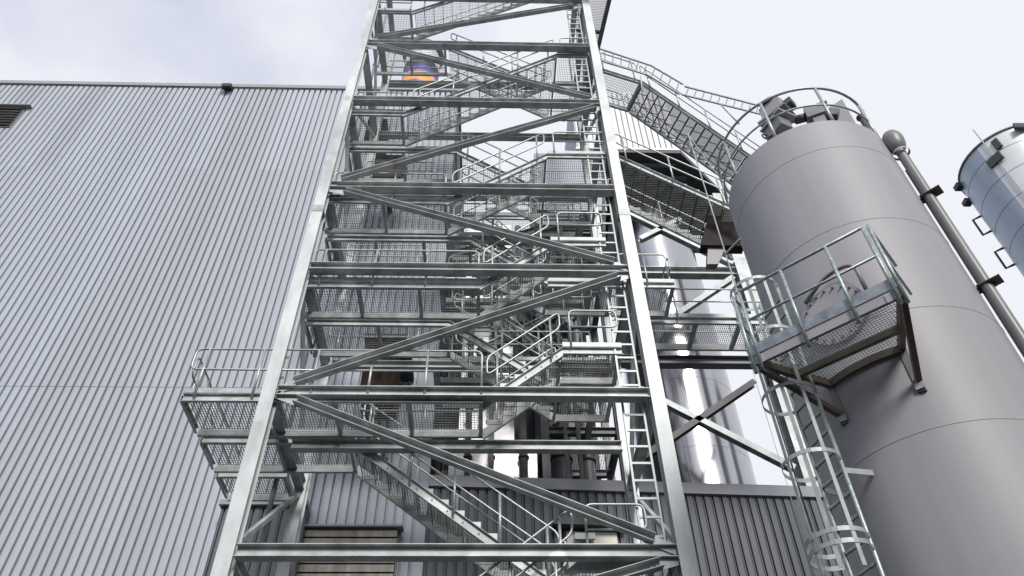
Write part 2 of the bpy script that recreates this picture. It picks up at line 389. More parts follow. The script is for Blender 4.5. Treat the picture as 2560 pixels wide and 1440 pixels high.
for i in range(n):
    b = MB(); w0,w1 = .08,W6-.08; x0 = s1+g*i; z = -(g*.80)*(i+.6); gg = .36
    nb = 9
    for k in range(nb+1): b.box((x0+gg*k/nb-.005,w0,z-.035), (x0+gg*k/nb+.005,w1,z))
    for k in range(4): b.box((x0,w0+(w1-w0)*k/3-.012,z-.03), (x0+gg,w0+(w1-w0)*k/3+.012,z-.003))
    b.box((x0-.012,w0,z-.07), (x0+.012,w1,z))
    b.v = [tuple(MT @ V(p)) for p in b.v]; b.build('tread', 'grate', up_t)
for w in (-.03, W6+.03):
    railing(up_t, uw(-.2,w,0), uw(s1-.15,w,0), 'plain' if w < 0 else 'loop', 'loop', name='handrail', inset=.2)
    railing(up_t, uw(s1,w,0), uw(s2,w,dz), 'loop', 'loop', name='handrail', inset=.3)
column(up_t, 10.45, 3.2, GZ, 21.4, .26, 'galv', 'support_post', .26)
# cable tray along that stair
nP = nrm; PT = V(uw(0,-.12,0))
tray = thing('cable_tray', 'perforated cable tray sloping above the outside stair towards the silo top', 'cable tray')
up_pts = [(1500,122),(1628,164),(1708,211),(1712,216),(1905,266)]; lo_pts = [(1503,152),(1618,187),(1700,236),(1704,236),(1900,285)]
TU = [atP(*p, PT, nP) for p in up_pts]; TL = [atP(*p, PT, nP) for p in lo_pts]
for Q in (TU, TL):
    for i in range(4):
        if (Q[i+1]-Q[i]).length > .2: one('side_rail', 'plate', tray, 'beam', Q[i], Q[i+1], RC(.05,.07))
for i in (0,1,3):
    L = (TU[i+1]-TU[i]).length; k = round(L/.34)
    for j in range(k):
        t = (j+.5)/k; one('rung', 'darkgrey', tray, 'beam', TL[i].lerp(TL[i+1], t), TU[i].lerp(TU[i+1], t), RC(.035,.02), (0,1,0))
p = atP(1848,310,PT,nP); one('prop', 'galv', tray, 'tube', [atP(1802,262,PT,nP), p], .03)
one('prop', 'galv', tray, 'tube', [atP(1602,190,PT,nP), atP(1598,200,PT,nP)-V((0,0,.8))], .03)
# cable ladder in the tower
cl = thing('cable_ladder', 'upright cable ladder with pale perforated rungs beside the tower column', 'cable ladder')
for x in (3.44,3.88):
    one('side_rail', 'plate', cl, 'box', (x-.022,.36,GZ), (x+.022,.42,31.5))
z = 2.0
while z < 31.3:
    b = MB(); b.box((3.462,.37,z), (3.858,.40,z+.05)); b.build('rung', 'plate', cl); z += .40

# ------------------------------------------------------------------ outer bay with crossed braces, walkway
bay = thing('support_frame', 'steel support bay with crossed braces between the tower and the taupe silo', 'steel frame')
BY = 8.2
def by(px, py): return atY(px, py, BY)
cx_ = by(1842,640); column(bay, cx_.x, BY+.1, 11.6, by(1830,560).z+2, .5, 'galv', b=.5)
q = by(1600,676); q2 = by(1830,679); one('cross_beam', 'galv', bay, 'beam', (1.9,BY+.1,q2.z), (cx_.x-.26,BY+.1,q2.z), I(.40,.36,.014,.022))
for p,q,m_ in [((1560,530),(1832,662),'galv'), ((1600,600),(1700,550),'galv'), ((1680,797),(1832,696),'galv'), ((1600,1150),(1885,957),'dark'), ((1600,976),(1985,1173),'galv')]:
    one('diagonal_brace', m_, bay, 'beam', by(*p), by(*q), I(.26,.22,.014,.016), (0,1,0))
wk = thing('walkway', 'grating walkway behind the caged ladder, leading from the side platform', 'walkway')
for y,sg in ((3.25,1),(4.5,-1)): one('edge_channel', 'galv', wk, 'beam', (5.2,y,15.2), (10.2,y,15.2), U(.24,.08,sgn=sg))
grating(wk, 5.2, 10.2, 3.34, 4.42, 15.19)
for x in (5.3,6.6,7.9,9.2): one('joist', 'galv', wk, 'beam', (x,3.33,15.06), (x,4.42,15.06), RC(.09,.14))
one('toe_board', 'plate', wk, 'box', (5.2,3.235,15.2), (10.2,3.245,15.34))
one('support_beam', 'darkgrey', wk, 'beam', (4.31,4.05,14.15), (9.6,4.05,14.15), I(.30,.28,.012,.018))
railing(wk, (5.75,3.2,15.2), (9.6,3.2,15.2), 'plain', 'plain', inset=.3, posts=[.3,2.1,3.6])
railing(wk, (5.3,4.55,15.2), (9.6,4.55,15.2), 'loop', 'loop')
# high platform at the top edge of the picture
hp = thing('high_platform', 'high mesh platform edge beside the column at the top edge of the picture', 'platform')
zq = 29.6; q0,q1,q2,q3 = [atZ(*p,zq) for p in ((1440,-60),(1536,-60),(1492,128),(1440,118))]
e1 = (q2-q1); 
one('edge_beam', 'darkgrey', hp, 'beam', q1-V((0,0,.1)), q2-V((0,0,.1)), RC(.14,.2))
b = MB(); nn = 46
for i in range(nn+1):
    t = i/nn; b.beam(q0.lerp(q3,t), q1.lerp(q2,t), RC(.008,.03))
for i in range(31):
    t = i/30; b.beam(q0.lerp(q1,t), q3.lerp(q2,t), RC(.008,.03))
b.build('grating', 'grate', hp)
one('joist', 'darkgrey', hp, 'beam', q0.lerp(q3,.72)-V((0,0,.12)), q1.lerp(q2,.72)-V((0,0,.12)), RC(.12,.14))

# ------------------------------------------------------------------ clad hall and low building
RP = .272
def clad_wall(name, m, parent, p, q, z0, z1, groove=.068, depth=.13, double=False):
    p,q = V((p[0],p[1],0)),V((q[0],q[1],0)); L = (q-p).length; e = (q-p)/L; n = V((e.y,-e.x,0)); pts = []
    k = int(L/RP)
    for i in range(k):
        s = i*RP
        if double: pts += [(s,0),(s+.012,-.03),(s+.03,-.03),(s+.042,0),(s+.06,0),(s+.068,-depth),(s+.11,-depth),(s+.118,0)]
        else: pts += [(s,0),(s+.010,-depth),(s+groove,-depth),(s+groove+.010,0),(s+groove+.045,0),(s+groove+.049,-.008),(s+groove+.058,-.008),(s+groove+.062,0)]
    pts.append((L,0)); b = MB()
    lo = [p+e*s+n*d+V((0,0,z0)) for s,d in pts]; hi = [v+V((0,0,z1-z0)) for v in lo]; c = len(pts)
    b.add(lo+hi, [(i,i+1,i+1+c,i+c) for i in range(c-1)])
    return b.build(name, m, parent)
hall = thing('industrial_hall', 'tall grey hall clad in vertically ribbed sheet, with a flat roof edge', 'building')
YW = 7.0; HT = 34.42; HX0, HX1 = -40.0, -1.25
seams = [GZ, 8.0, 15.38, 29.05, HT-.30]
for i in range(4):
    clad_wall('wall_cladding', 'clad', hall, (HX0,YW+.012*(i % 2)), (HX1,YW+.012*(i % 2)), seams[i], seams[i+1]+(.004 if i < 3 else 0))
b = MB(); b.box((HX0,YW+.17,GZ), (HX1,YW+20,HT-.5)); b.build('wall_core', 'clad2', hall)
b = MB(); b.box((HX0,YW-.05,HT-.24), (HX1+.1,YW+20.2,HT+.03)); b.build('roof_edge_trim', 'trim', hall)
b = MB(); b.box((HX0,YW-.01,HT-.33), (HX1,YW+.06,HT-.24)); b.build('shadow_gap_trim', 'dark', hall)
lv = one('louvre', 'darkgrey', hall, 'box', (-26.5,YW-.03,30.30), (-21.8,YW+.02,31.95))
b = MB(); b.box((-26.5,YW-.22,31.95), (-21.5,YW+.0,32.02)); b.build('hood', 'trim', lv)
for i in range(7):
    z = 30.42+i*.22; one('slat', 'bronze', lv, 'hexa', [(-26.4,YW-.14,z),(-21.85,YW-.14,z),(-21.85,YW-.05,z+.10),(-26.4,YW-.05,z+.10),(-26.4,YW-.14,z+.02),(-21.85,YW-.14,z+.02),(-21.85,YW-.05,z+.12),(-26.4,YW-.05,z+.12)])
fl = thing('floodlight', 'small black box lamp under the roof edge of the ribbed hall', 'floodlight')
b = MB(); b.hexa([(-12.92,YW-.36,33.72),(-12.48,YW-.36,33.72),(-12.48,YW-.03,33.86),(-12.92,YW-.03,33.86),(-12.92,YW-.36,33.98),(-12.48,YW-.36,33.98),(-12.48,YW-.03,34.08),(-12.92,YW-.03,34.08)]); b.build('lamp_housing', 'rubber', fl)
b = MB(); b.box((-12.74,YW-.12,34.0), (-12.66,YW-.0,34.25)); b.build('bracket', 'dark', fl)
# low building, turned slightly
low = thing('low_building', 'low dark grey ribbed annex behind the stairs with a broad parapet cap', 'building')
La, Lb = V((-1.24,7.0)), V((10.9,7.60))
def lp(s): return La+(Lb-La)*s
def ztop(x): return 12.02
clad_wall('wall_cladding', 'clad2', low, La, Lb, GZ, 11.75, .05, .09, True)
n2 = (Lb-La).normalized(); nn2 = V((n2.y,-n2.x))
def lowbox(name, m, a, b_, z0, z1, f, k):   # along the wall between a and b_ (metres), from front offset f to back k
    o = MB(); P = La+n2*a; Q = La+n2*b_
    o.hexa([(*(P+nn2*f),z0),(*(Q+nn2*f),z0),(*(Q+nn2*k),z0),(*(P+nn2*k),z0),(*(P+nn2*f),z1),(*(Q+nn2*f),z1),(*(Q+nn2*k),z1),(*(P+nn2*k),z1)])
    return o.build(name, m, low)
LL = (Lb-La).length
lowbox('parapet_cap', 'trim', 0, LL+.1, 11.74, 12.10, .10, -.35)
lowbox('roof', 'roofdark', 0, LL, 11.4, 11.6, -.36, -4.0)
lowbox('wall_core', 'clad2', 0, LL, GZ, 11.39, -.11, -4.0)
door = lowbox('door', 'cream', 4.0, 5.45, 7.6, 10.42, .06, .0)
b = MB(); b.box((2.98,6.98,10.12), (3.55,7.06,10.30)); b.build('door_closer', 'plate', door)
lowbox('door_canopy', 'dark', 3.6, 5.7, 10.5, 10.72, .35, .0)
lo2 = thing('lean_to', 'lower ribbed lean-to beneath the cantilevered landing, with a thin cap', 'building')
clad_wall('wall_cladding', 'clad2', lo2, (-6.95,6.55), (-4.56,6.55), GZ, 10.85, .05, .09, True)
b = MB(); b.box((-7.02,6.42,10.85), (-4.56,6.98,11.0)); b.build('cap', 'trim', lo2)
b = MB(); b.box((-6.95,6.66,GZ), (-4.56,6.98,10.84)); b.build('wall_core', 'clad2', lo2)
lou = thing('wall_louvre', 'bronze louvre window with wide shiny slats under a thin metal canopy', 'louvre')
b = MB(); b.box((-4.85,6.9,7.2), (-1.95,6.99,10.28)); b.build('frame', 'darkgrey', lou)
for i in range(12):
    z = 7.3+i*.25; b = MB(); b.hexa([(-4.8,6.74,z),(-2.0,6.74,z),(-2.0,6.88,z+.05),(-4.8,6.88,z+.05),(-4.8,6.74,z+.20),(-2.0,6.74,z+.20),(-2.0,6.88,z+.235),(-4.8,6.88,z+.235)]); b.build('slat', 'bronze', lou)
b = MB(); b.box((-5.2,6.62,10.30), (-1.85,6.99,10.36)); b.build('canopy', 'trim', lou)

# ------------------------------------------------------------------ plant behind the tower
def duct(name, label, cat, corners, y0, y1, m='alu', trimm='plate', group=None):
    """upright box from z0 to z1"""
    x0,x1,z0,z1 = corners; t = thing(name, label, cat, group)
    b = MB(); b.box((x0,y0,z0), (x1,y1,z1)); b.build('casing', m, t)
    k = max(1, round((z1-z0)/1.6))
    for i in range(1, k):
        z = z0+(z1-z0)*i/k; b = MB(); b.box((x0-.012,y0-.012,z-.015), (x1+.012,y1+.01,z+.015)); b.build('seam_strip', trimm, t)
    return t
duct('air_duct', 'tall bright aluminium clad duct behind the middle flights', 'duct', (-.5,1.35,13.95,25.2), 8.2, 10)
duct('duct_box', 'crumpled bright aluminium box on the low roof beneath the tall duct', 'duct', (-.75,2.05,11.61,13.93), 7.9, 10)
# pipes and a sloping conveyor in front of the bright duct
for i,(x,r,m_,lb) in enumerate(((-.15,.09,'darkgrey','dark grey riser pipe in front of the bright duct, nearer the hall'),(.62,.055,'rust','thin rusty riser pipe in front of the bright duct'),(1.62,.13,'pipegrey','grey riser pipe with flanges at the edge of the bright duct'))):
    t = thing('riser_pipe', lb, 'pipe'); one('pipe', m_, t, 'tube', [(x,7.75,11.61),(x,7.75,21.5+i*1.5)], r, 14)
    for k in range(5): one('flange', 'dark', t, 'tube', [(x,7.75,13.2+k*1.9),(x,7.75,13.28+k*1.9)], r+.05, 14)
cvy = thing('conveyor_chute', 'dark sloping steel chute with pale edge crossing in front of the bright duct', 'chute')
a_,b_ = atY(1195,885,7.5),atY(1425,775,7.5)
one('trough', 'darkgrey', cvy, 'beam', a_, b_, RC(.34,.26)); one('edge_rail', 'galv', cvy, 'beam', a_+V((0,-.2,.15)), b_+V((0,-.2,.15)), RC(.05,.05))
for t_ in (.15,.85): P_ = a_.lerp(b_, t_); one('leg', 'darkgrey', cvy, 'beam', (P_.x,P_.y,11.61), (P_.x,P_.y,P_.z-.1), RC(.12,.12), (0,1,0))
a_,b_ = atY(1130,640,7.6),atY(1400,560,7.6)
cv2 = thing('sloping_girder', 'dark sloping steel girder behind the flights in the second bay up', 'girder'); one('web', 'darkgrey', cv2, 'beam', a_, b_, I(.34,.22))
for P_ in (a_,b_): one('hanger', 'dark', cv2, 'beam', (P_.x,P_.y,11.61), (P_.x,P_.y,P_.z-.1), RC(.14,.14), (0,1,0))
for z0 in (17.0,20.3):
    t = thing('cable_tray_run', 'grey cable tray run across the plant behind the half landings, '+('lower' if z0 < 18 else 'upper')+' of two', 'cable tray')
    b = MB(); b.box((-1.2,7.35,z0), (4.6,7.6,z0+.08)); b.build('tray', 'galv', t)
    for q_ in range(4): one('cable', 'rubber', t, 'tube', [(-1.2,7.40+.05*q_,z0+.1),(4.6,7.40+.05*q_,z0+.1)], .018, 6)
bh = thing('boiler_house', 'dark grey boiler casing with stiffener ribs far behind the half landings', 'plant block')
b = MB(); b.box((-1.2,11.2,GZ), (4.6,16,27.5)); b.build('casing', 'darkgrey', bh)
for i in range(6):
    x = -1.1+i*1.1; b = MB(); b.box((x,11.02,11), (x+.14,11.19,27.4)); b.build('stiffener', 'dark', bh)
for z in (14.5,18,21.5,25): b = MB(); b.box((-1.2,10.92,z), (4.6,11.015,z+.22)); b.build('belt', 'galv', bh)
duct('service_block', 'grey blue clad plant block behind the ladder at mid height', 'plant block', (2.5,5.6,26.02,30.3), 8.0, 13, 'clad', 'trim')
ov = thing('elevated_plant_house', 'pale ribbed plant house on high with a dark underside above the outer flight', 'building')
clad_wall('wall_cladding', 'white', ov, (4.6,8.0), (9.6,8.0), 30.85, 36.1)
b = MB(); b.box((4.6,8.17,30.9), (9.6,14.5,36.0)); b.build('core', 'clad', ov)
b = MB(); pl_ = [(4.6,8.0),(9.6,8.0),(13.2,11.4),(13.2,14.5),(4.6,14.5)]; b.add([(x,y,30.5) for x,y in pl_]+[(x,y,30.84) for x,y in pl_], [(4,3,2,1,0),(5,6,7,8,9)]+[(i,(i+1)%5,(i+1)%5+5,i+5) for i in range(5)]); b.build('floor_slab', 'dark', ov)
for i in range(8):
    y = 8.6+i*.75; b = MB(); b.box((4.6,y,30.3), (min(12.9,9.4+i*.72),y+.14,30.498)); b.build('floor_beam', 'darkgrey', ov)
b = MB(); b.box((4.55,7.98,30.72), (9.65,7.995,30.86)); b.build('edge_trim', 'white', ov)
# dark tall shafts and pipes
for x,y,r,z0,z1,lb in ((2.9,8.6,.34,11.61,24,'dark grey round duct beside the aluminium duct, behind the half landings'),(3.75,8.4,.22,11.61,23,'slim dark pipe shaft next to the cable ladder')):
    t = thing('round_duct', lb, 'duct'); one('shell', 'darkgrey', t, 'lathe', (x,y,0), [(r,z0),(r,z1)], 32)
    for k in range(1, 6):
        z = z0+(z1-z0)*k/6; one('flange', 'dark', t, 'lathe', (x,y,z), [(r,-.03),(r+.05,-.03),(r+.05,.03),(r,.03)], 32)
sf = thing('plant_frame', 'dark steel plant frame behind the half landings, carrying a small mesh floor', 'steel frame')
for x in (2.35,4.85):
    for y in (8.0,10.6): column(sf, x, y, 11.61, 26, .26, 'darkgrey', b=.26)
for z in (14.4,17.9,21.2,24.5):
    one('beam', 'darkgrey', sf, 'beam', (2.5,8.0,z), (4.7,8.0,z), I(.26,.2)); one('beam', 'darkgrey', sf, 'beam', (2.5,10.6,z), (4.7,10.6,z), I(.26,.2))
    for x in (2.35,4.85): one('beam', 'darkgrey', sf, 'beam', (x,8.15,z), (x,10.45,z), I(.26,.2))
for z0,z1 in ((14.6,17.7),(18.1,21.0)): one('diagonal_brace', 'darkgrey', sf, 'beam', (2.5,8.0,z0), (4.7,8.0,z1), RC(.14,.12), (0,1,0))
grating(sf, 2.5, 4.7, 8.15, 10.45, 14.42, .09, .09, m='dark'); grating(sf, 2.5, 4.7, 8.15, 10.45, 21.22, .09, .09, m='dark')
rd = thing('rusty_duct', 'rusty brown sheet duct with a torn top edge beneath the fourth landing', 'duct')
b = MB(); b.box((-4.75,4.7,26.3), (-3.95,5.6,27.9)); b.build('casing', 'rust', rd)
b = MB(); b.hexa([(-4.72,4.66,27.9),(-4.1,4.66,27.9),(-4.1,4.74,27.9),(-4.72,4.74,27.9),(-4.72,4.66,28.05),(-4.2,4.66,28.3),(-4.2,4.74,28.3),(-4.72,4.74,28.05)]); b.build('torn_edge', 'rust', rd)
one('wall_arm', 'dark', rd, 'box', (-4.5,5.6,26.9), (-4.3,6.99,27.1))
rd2 = thing('rusty_box', 'dark rusty brown box fixed to the hall wall between the third and fourth cross beams', 'box')
b = MB(); b.box((-4.4,4.75,23.95), (-3.0,5.6,25.2)); b.build('casing', 'rust', rd2); b = MB(); b.box((-4.45,4.7,25.2), (-2.95,5.65,25.28)); b.build('lid', 'dark', rd2)
one('wall_arm', 'dark', rd2, 'box', (-3.8,5.6,24.4), (-3.6,6.99,24.6))
rd3 = thing('rusty_chute', 'brown rusty chute standing behind the wide landing, near the hall wall', 'chute')
b = MB(); b.box((-3.3,4.9,13.4), (-2.3,6.0,15.65)); b.build('casing', 'rust', rd3); b = MB(); b.box((-3.4,4.8,15.65), (-2.0,6.99,15.85)); b.build('cover', 'dark', rd3)
pp = thing('drain_pipe', 'thin upright grey pipe between the tower column and the hall', 'pipe')
one('pipe', 'trim', pp, 'tube', [(-4.62,3.4,GZ), (-4.62,3.4,36)], .06, 12)
for z in (6,12,18,24,30): one('clip', 'dark', pp, 'tube', [(-4.62,3.4,z), (-4.62,3.4,z+.07)], .075, 12)
# stainless tank
def tank(name, label, c, r, z0, z1, m, seams, cat='silo', n=96, cap=True):
    t = thing(name, label, cat)
    b = MB(); b.lathe((c[0],c[1],0), [(r,z0),(r,z1)], n); b.lathe((c[0],c[1],0), [(r,z1),(r*.97,z1+.02),(0,z1+.25)], n); b.build('shell', m, t)
    for z in seams: one('seam', 'darkgrey' if m != 'silo' else 'silo', t, 'lathe', (c[0],c[1],z), [(r-.002,-.009),(r+.004,-.005),(r+.004,.005),(r-.002,.009)], n)
    return t
d = 26.5; th = R(17.18); TS = (CAM.x+d*math.sin(th), CAM.y+d*math.cos(th)); tr = .08*d
tk = tank('stainless_tank', 'polished stainless steel tank with thin ring seams behind the annex', TS, tr, 6, 29.6, 'stainless', [d*(.5796+.1186*k) for k in range(-2,5)], 'tank')
for k in range(-2,5):
    a = R(-112 if k % 2 else -100); z = d*(.5796+.1186*k); x,y = TS[0]+tr*math.cos(a),TS[1]+tr*math.sin(a)
    one('vertical_seam', 'darkgrey', tk, 'beam', (x,y,z), (x,y,min(29.6,z+d*.1186)), RC(.012,.012), (0,1,0))
# round stack with a painted face
SC = (-3.75, 9.6)
stk = thing('roof_stack', 'round silver stack on the hall roof, its dark mouth painted orange and violet', 'stack')
one('shell', 'white', stk, 'lathe', (*SC,0), [(1.02,34.4),(1.02,42.38)], 64); one('top', 'white', stk, 'lathe', (*SC,0), [(1.02,42.38),(.9,42.8),(0,42.9)], 64)
mS = bpy.data.materials.new('sunset_paint'); mS.use_nodes = True; nt = mS.node_tree; bs = nt.nodes['Principled BSDF']; bs.inputs['Roughness'].default_value = .5
tc = nt.nodes.new('ShaderNodeTexCoord'); sx = nt.nodes.new('ShaderNodeSeparateXYZ'); nt.links.new(tc.outputs['Object'], sx.inputs[0])
mrg = nt.nodes.new('ShaderNodeMapRange'); mrg.inputs['From Min'].default_value = 37.6; mrg.inputs['From Max'].default_value = 40.6; nt.links.new(sx.outputs['Z'], mrg.inputs['Value'])
ns = nt.nodes.new('ShaderNodeTexNoise'); ns.inputs['Scale'].default_value = 1.1; nt.links.new(tc.outputs['Object'], ns.inputs['Vector'])
ad = nt.nodes.new('ShaderNodeMath'); ad.operation = 'MULTIPLY_ADD'; ad.inputs[1].default_value = .3; nt.links.new(ns.outputs['Fac'], ad.inputs[0]); nt.links.new(mrg.outputs[0], ad.inputs[2])
cr = nt.nodes.new('ShaderNodeValToRGB'); e = cr.color_ramp.elements; e[0].position = .15; e[0].color = (.10,.09,.32,1); e[1].position = 1.0; e[1].color = (.02,.02,.03,1)
for p_,c_ in ((.30,(.12,.10,.40)),(.36,(.8,.33,.05)),(.60,(.75,.40,.08)),(.68,(.10,.07,.45)),(.82,(.08,.06,.32)),(.92,(.02,.02,.03))):
    q = e.new(p_); q.color = (*c_,1)
nt.links.new(ad.outputs[0], cr.inputs['Fac']); nt.links.new(cr.outputs['Color'], bs.inputs['Base Color'])
one('painted_band', mS, stk, 'lathe', (*SC,0), [(1.04,37.2),(1.04,40.6)], 64)
one('hood', 'dark', stk, 'lathe', (*SC,0), [(1.05,42.2),(1.25,42.5),(1.0,43.0),(0,43.2)], 64)

# ------------------------------------------------------------------ taupe silo
th = R(34.65); SD = 9.6; SS = V((CAM.x+SD*math.sin(th), CAM.y+SD*math.cos(th), 0)); SR = SD*.1418; ST = 10.46
silo = tank('taupe_silo', 'large taupe painted round silo with ring seams and a manhole, filling the picture side', SS, SR, GZ+.4, ST, 'silo', [9.74,8.02,6.34,4.68,2.98,1.3])
def pol(a, r, z): return V((SS.x+r*math.cos(R(a)), SS.y+r*math.sin(R(a)), z))
one('foot_ring', 'silobr', silo, 'lathe', (SS.x,SS.y,GZ), [(SR+.08,0),(SR+.08,.4),(SR-.02,.42)], 64)
# manhole
mc = pol(-140, SR, 6.62); nv = (mc-V((SS.x,SS.y,6.62))).normalized(); tv = V((-nv.y,nv.x,0)); zv = V((0,0,1))
mh = MB()
def disc(b, c, n_, r, t, k=40):
    a_ = V((-n_.y,n_.x,0)); vs = []
    for o in (0,t):
        for i in range(k): vs.append(c+n_*o+(a_*math.cos(2*math.pi*i/k)+zv*math.sin(2*math.pi*i/k))*r)
    b.add(vs, [(i,(i+1)%k,(i+1)%k+k,i+k) for i in range(k)]+[tuple(range(k,2*k))])
disc(mh, mc-nv*.12, nv, .44, .17); mho = mh.build('manhole_cover', 'silo', silo)
for i in range(20):
    a = 2*math.pi*i/20; c = mc+nv*.05+(tv*math.cos(a)+zv*math.sin(a))*.39
    one('bolt', 'silobr', mho, 'tube', [c, c+nv*.035], .017, 6)
one('davit', 'silobr', mho, 'tube', fillet([mc+tv*.50+zv*.0+nv*.08, mc+tv*.50+zv*.55+nv*.08, mc+tv*.1+zv*.58+nv*.1, mc-tv*.28+zv*.36+nv*.08], .28, 8, False), .028)
one('handle', 'plate', mho, 'tube', [mc-tv*.52-zv*.0+nv*.02, mc-tv*.52+nv*.14], .03)
# top railing of the silo
rr = SR-.03
for z,r_ in ((ST+1.05,.024),(ST+.52,.018)):
    rl = one('top_rail', 'tubegreen', silo, 'tube', [pol(i*6, rr, z) for i in range(60)], r_, 8, True)
for a in range(-170, 190, 40): one('rail_post', 'tubegreen', silo, 'tube', [pol(a, rr, ST-.15), pol(a, rr, ST+1.05)], .026)
# equipment on top
def rbox(b, c, yaw, pitch, hx, hy, hz):
    m_ = Matrix.Rotation(yaw, 3, 'Z') @ Matrix.Rotation(pitch, 3, 'Y')
    b.obox(c, m_ @ V((hx,0,0)), m_ @ V((0,hy,0)), m_ @ V((0,0,hz)))
tcam = V((CAM.x-SS.x, CAM.y-SS.y, 0)).normalized()
def top(px, py, off=.3): return atP(px, py, SS+tcam*off, tcam)
ff = thing('filter_unit', 'taupe dust filter unit with a sloping hood on the silo top nearest the outside stair', 'filter')
fc = top(1938,285,.35); YA = R(40)
b = MB(); rbox(b, fc+V((0,0,.02)), YA, R(0), .15, .21, .22); b.build('housing', 'silo', ff)
b = MB(); rbox(b, V((fc.x,fc.y,(ST+fc.z-.2)/2)), YA, 0, .10, .15, max(.05,(fc.z-.2-ST)/2)); b.build('pedestal', 'silobr', ff)
b = MB(); rbox(b, fc+V((0,0,-.22)), YA, 0, .24, .29, .025); b.build('flange', 'silobr', ff)
b = MB(); b.lathe(fc+V((0,0,.24)), [(.22,0),(.20,.08),(.11,.15),(0,.17)], 32); b.build('dome_lid', 'silo', ff)
b = MB(); rbox(b, fc+V((.24,-.12,.10)), YA, R(10), .10, .11, .10); b.build('fan_grille', 'dark', ff)
cb = thing('control_box', 'taupe control box hung over the silo rim below the filter unit', 'box')
cc = top(1945,325,.75); b = MB(); rbox(b, cc, R(22), 0, .13, .20, .14); b.build('case', 'silobr', cb)
b = MB(); rbox(b, cc+V((.04,-.02,.17)), R(22), 0, .20, .26, .02); b.build('lid', 'silo', cb)
b = MB(); b.tube(fillet([cc+V((-.14,.08,-.05)), cc+V((-.26,.12,.05)), cc+V((-.24,.1,-.16)), cc+V((-.08,-.1,-.2))], .1, 5, False), .014); b.build('cable_loop', 'rubber', cb)
mo = thing('motor_unit', 'grey blower with square black inlet on the silo top beside a wedge shaped hood', 'motor')
mcx = top(2040,288,.2); b = MB(); rbox(b, mcx, R(-25), 0, .17, .14, .15); b.build('body', 'silobr', mo)
b = MB(); rbox(b, V((mcx.x,mcx.y,(ST+mcx.z)/2-.07)), R(-25), 0, .10, .10, max(.05,(mcx.z-.14-ST)/2+.03)); b.build('pedestal', 'silobr', mo)
b = MB(); rbox(b, top(2083,288,.45), R(-15), R(28), .085, .085, .085); b.build('inlet', 'rubber', mo)
b = MB(); b.tube([top(1990,300,.3), top(2020,292,.2)], .085, 14); b.build('motor', 'dark', mo)
b = MB(); rbox(b, top(1978,298,.3), R(-20), 0, .06, .06, .06); b.build('terminal_box', 'silobr', mo)
b = MB(); rbox(b, top(2045,266,.2), R(-25), 0, .16, .05, .03); b.build('cover_rail', 'dark', mo)
wd = thing('wedge_hood', 'taupe wedge shaped weather hood rising from the silo top', 'hood')
w0,w1,w2,w3 = top(2075,330,-.1),top(2152,330,-.1),top(2105,247,-.1),top(2048,285,-.1); wk_ = -tcam*.35
b = MB(); b.add([w0,w1,w1+wk_,w0+wk_,w3,w2,w2+wk_,w3+wk_], [(3,2,1,0),(4,5,6,7),(0,1,5,4),(1,2,6,5),(2,3,7,6),(3,0,4,7)]); b.build('casing', 'silo', wd)
vv = thing('rim_valve', 'small dark valve on the silo rim next to the fill pipe head', 'valve')
vc = top(2158,305,.1); b = MB(); b.tube([V((vc.x,vc.y,ST)), vc+V((0,0,.1))], .04, 10); b.build('stem', 'dark', vv); b = MB(); b.lathe(vc+V((0,0,.1)), [(.0,0),(.07,.02),(.07,.06),(0,.08)], 16); b.build('wheel', 'dark', vv)
# fill pipe
pa = -46
fp = thing('fill_pipe', 'long taupe grey pipe with a bulbous head running down behind the silo edge', 'pipe')
pc = pol(pa, SR+.12, 0)
one('pipe', 'pipegrey', fp, 'lathe', (pc.x,pc.y,0), [(.072,GZ),(.072,10.1)], 24)
one('head', 'pipegrey', fp, 'lathe', (pc.x,pc.y,10.06), [(.085,0),(.10,.03),(.12,.06),(.145,.14),(.16,.26),(.15,.36),(.12,.44),(.07,.49),(0,.505)], 32)
one('collar', 'silo', fp, 'lathe', (pc.x,pc.y,9.98), [(.13,0),(.13,.03),(.12,.05)], 24)
for z in (8.95,7.05,5.2,3.3):
    b = MB(); m_ = (pol(pa, SR-.02, z)+pol(pa, SR+.34, z))/2; e_ = (pol(pa, 1, 0)-pol(pa, 0, 0)).normalized()
    t_ = V((-e_.y,e_.x,0)); b.beam(m_-e_*.16, m_+e_*.06, U(.08,.06)); b.obox(m_-zv*.04, e_*.15, t_*.10, zv*.005); b.build('pipe_bracket', 'brown', fp)
one('panel_strip', 'silo', fp, 'obox', pol(pa+5, SR+.05, 4.1), V((.04,.03,0)), V((-.008,.01,0)), V((0,0,5.6)))
# bracket box on the hidden side and conductor
sb = thing('silo_stair_support', 'dark brown boxed support plate under the foot of the outer flight', 'support')
f4 = [atY(*p, .9) for p in ((1752,612),(1862,614),(1850,512),(1782,508))]
b = MB(); b.hexa([tuple(f4[0]),tuple(f4[1]),tuple(f4[1]+V((0,.32,0))),tuple(f4[0]+V((0,.32,0))),tuple(f4[3]),tuple(f4[2]),tuple(f4[2]+V((0,.32,0))),tuple(f4[3]+V((0,.32,0)))]); b.build('plate_box', 'brown2', sb)
f5 = [atY(*p, 1.0) for p in ((1768,660),(1795,660),(1815,615),(1770,615))]
b = MB(); b.hexa([tuple(f5[0]),tuple(f5[1]),tuple(f5[1]+V((0,.2,0))),tuple(f5[0]+V((0,.2,0))),tuple(f5[3]),tuple(f5[2]),tuple(f5[2]+V((0,.2,0))),tuple(f5[3]+V((0,.2,0)))]); b.build('gusset', 'silobr', sb)
lr = thing('lightning_rod', 'thin steel lightning conductor rod standing off the silo edge', 'rod')
rb = R(24.75); RX = V((CAM.x+9.15*math.sin(rb), CAM.y+9.15*math.cos(rb), 0))
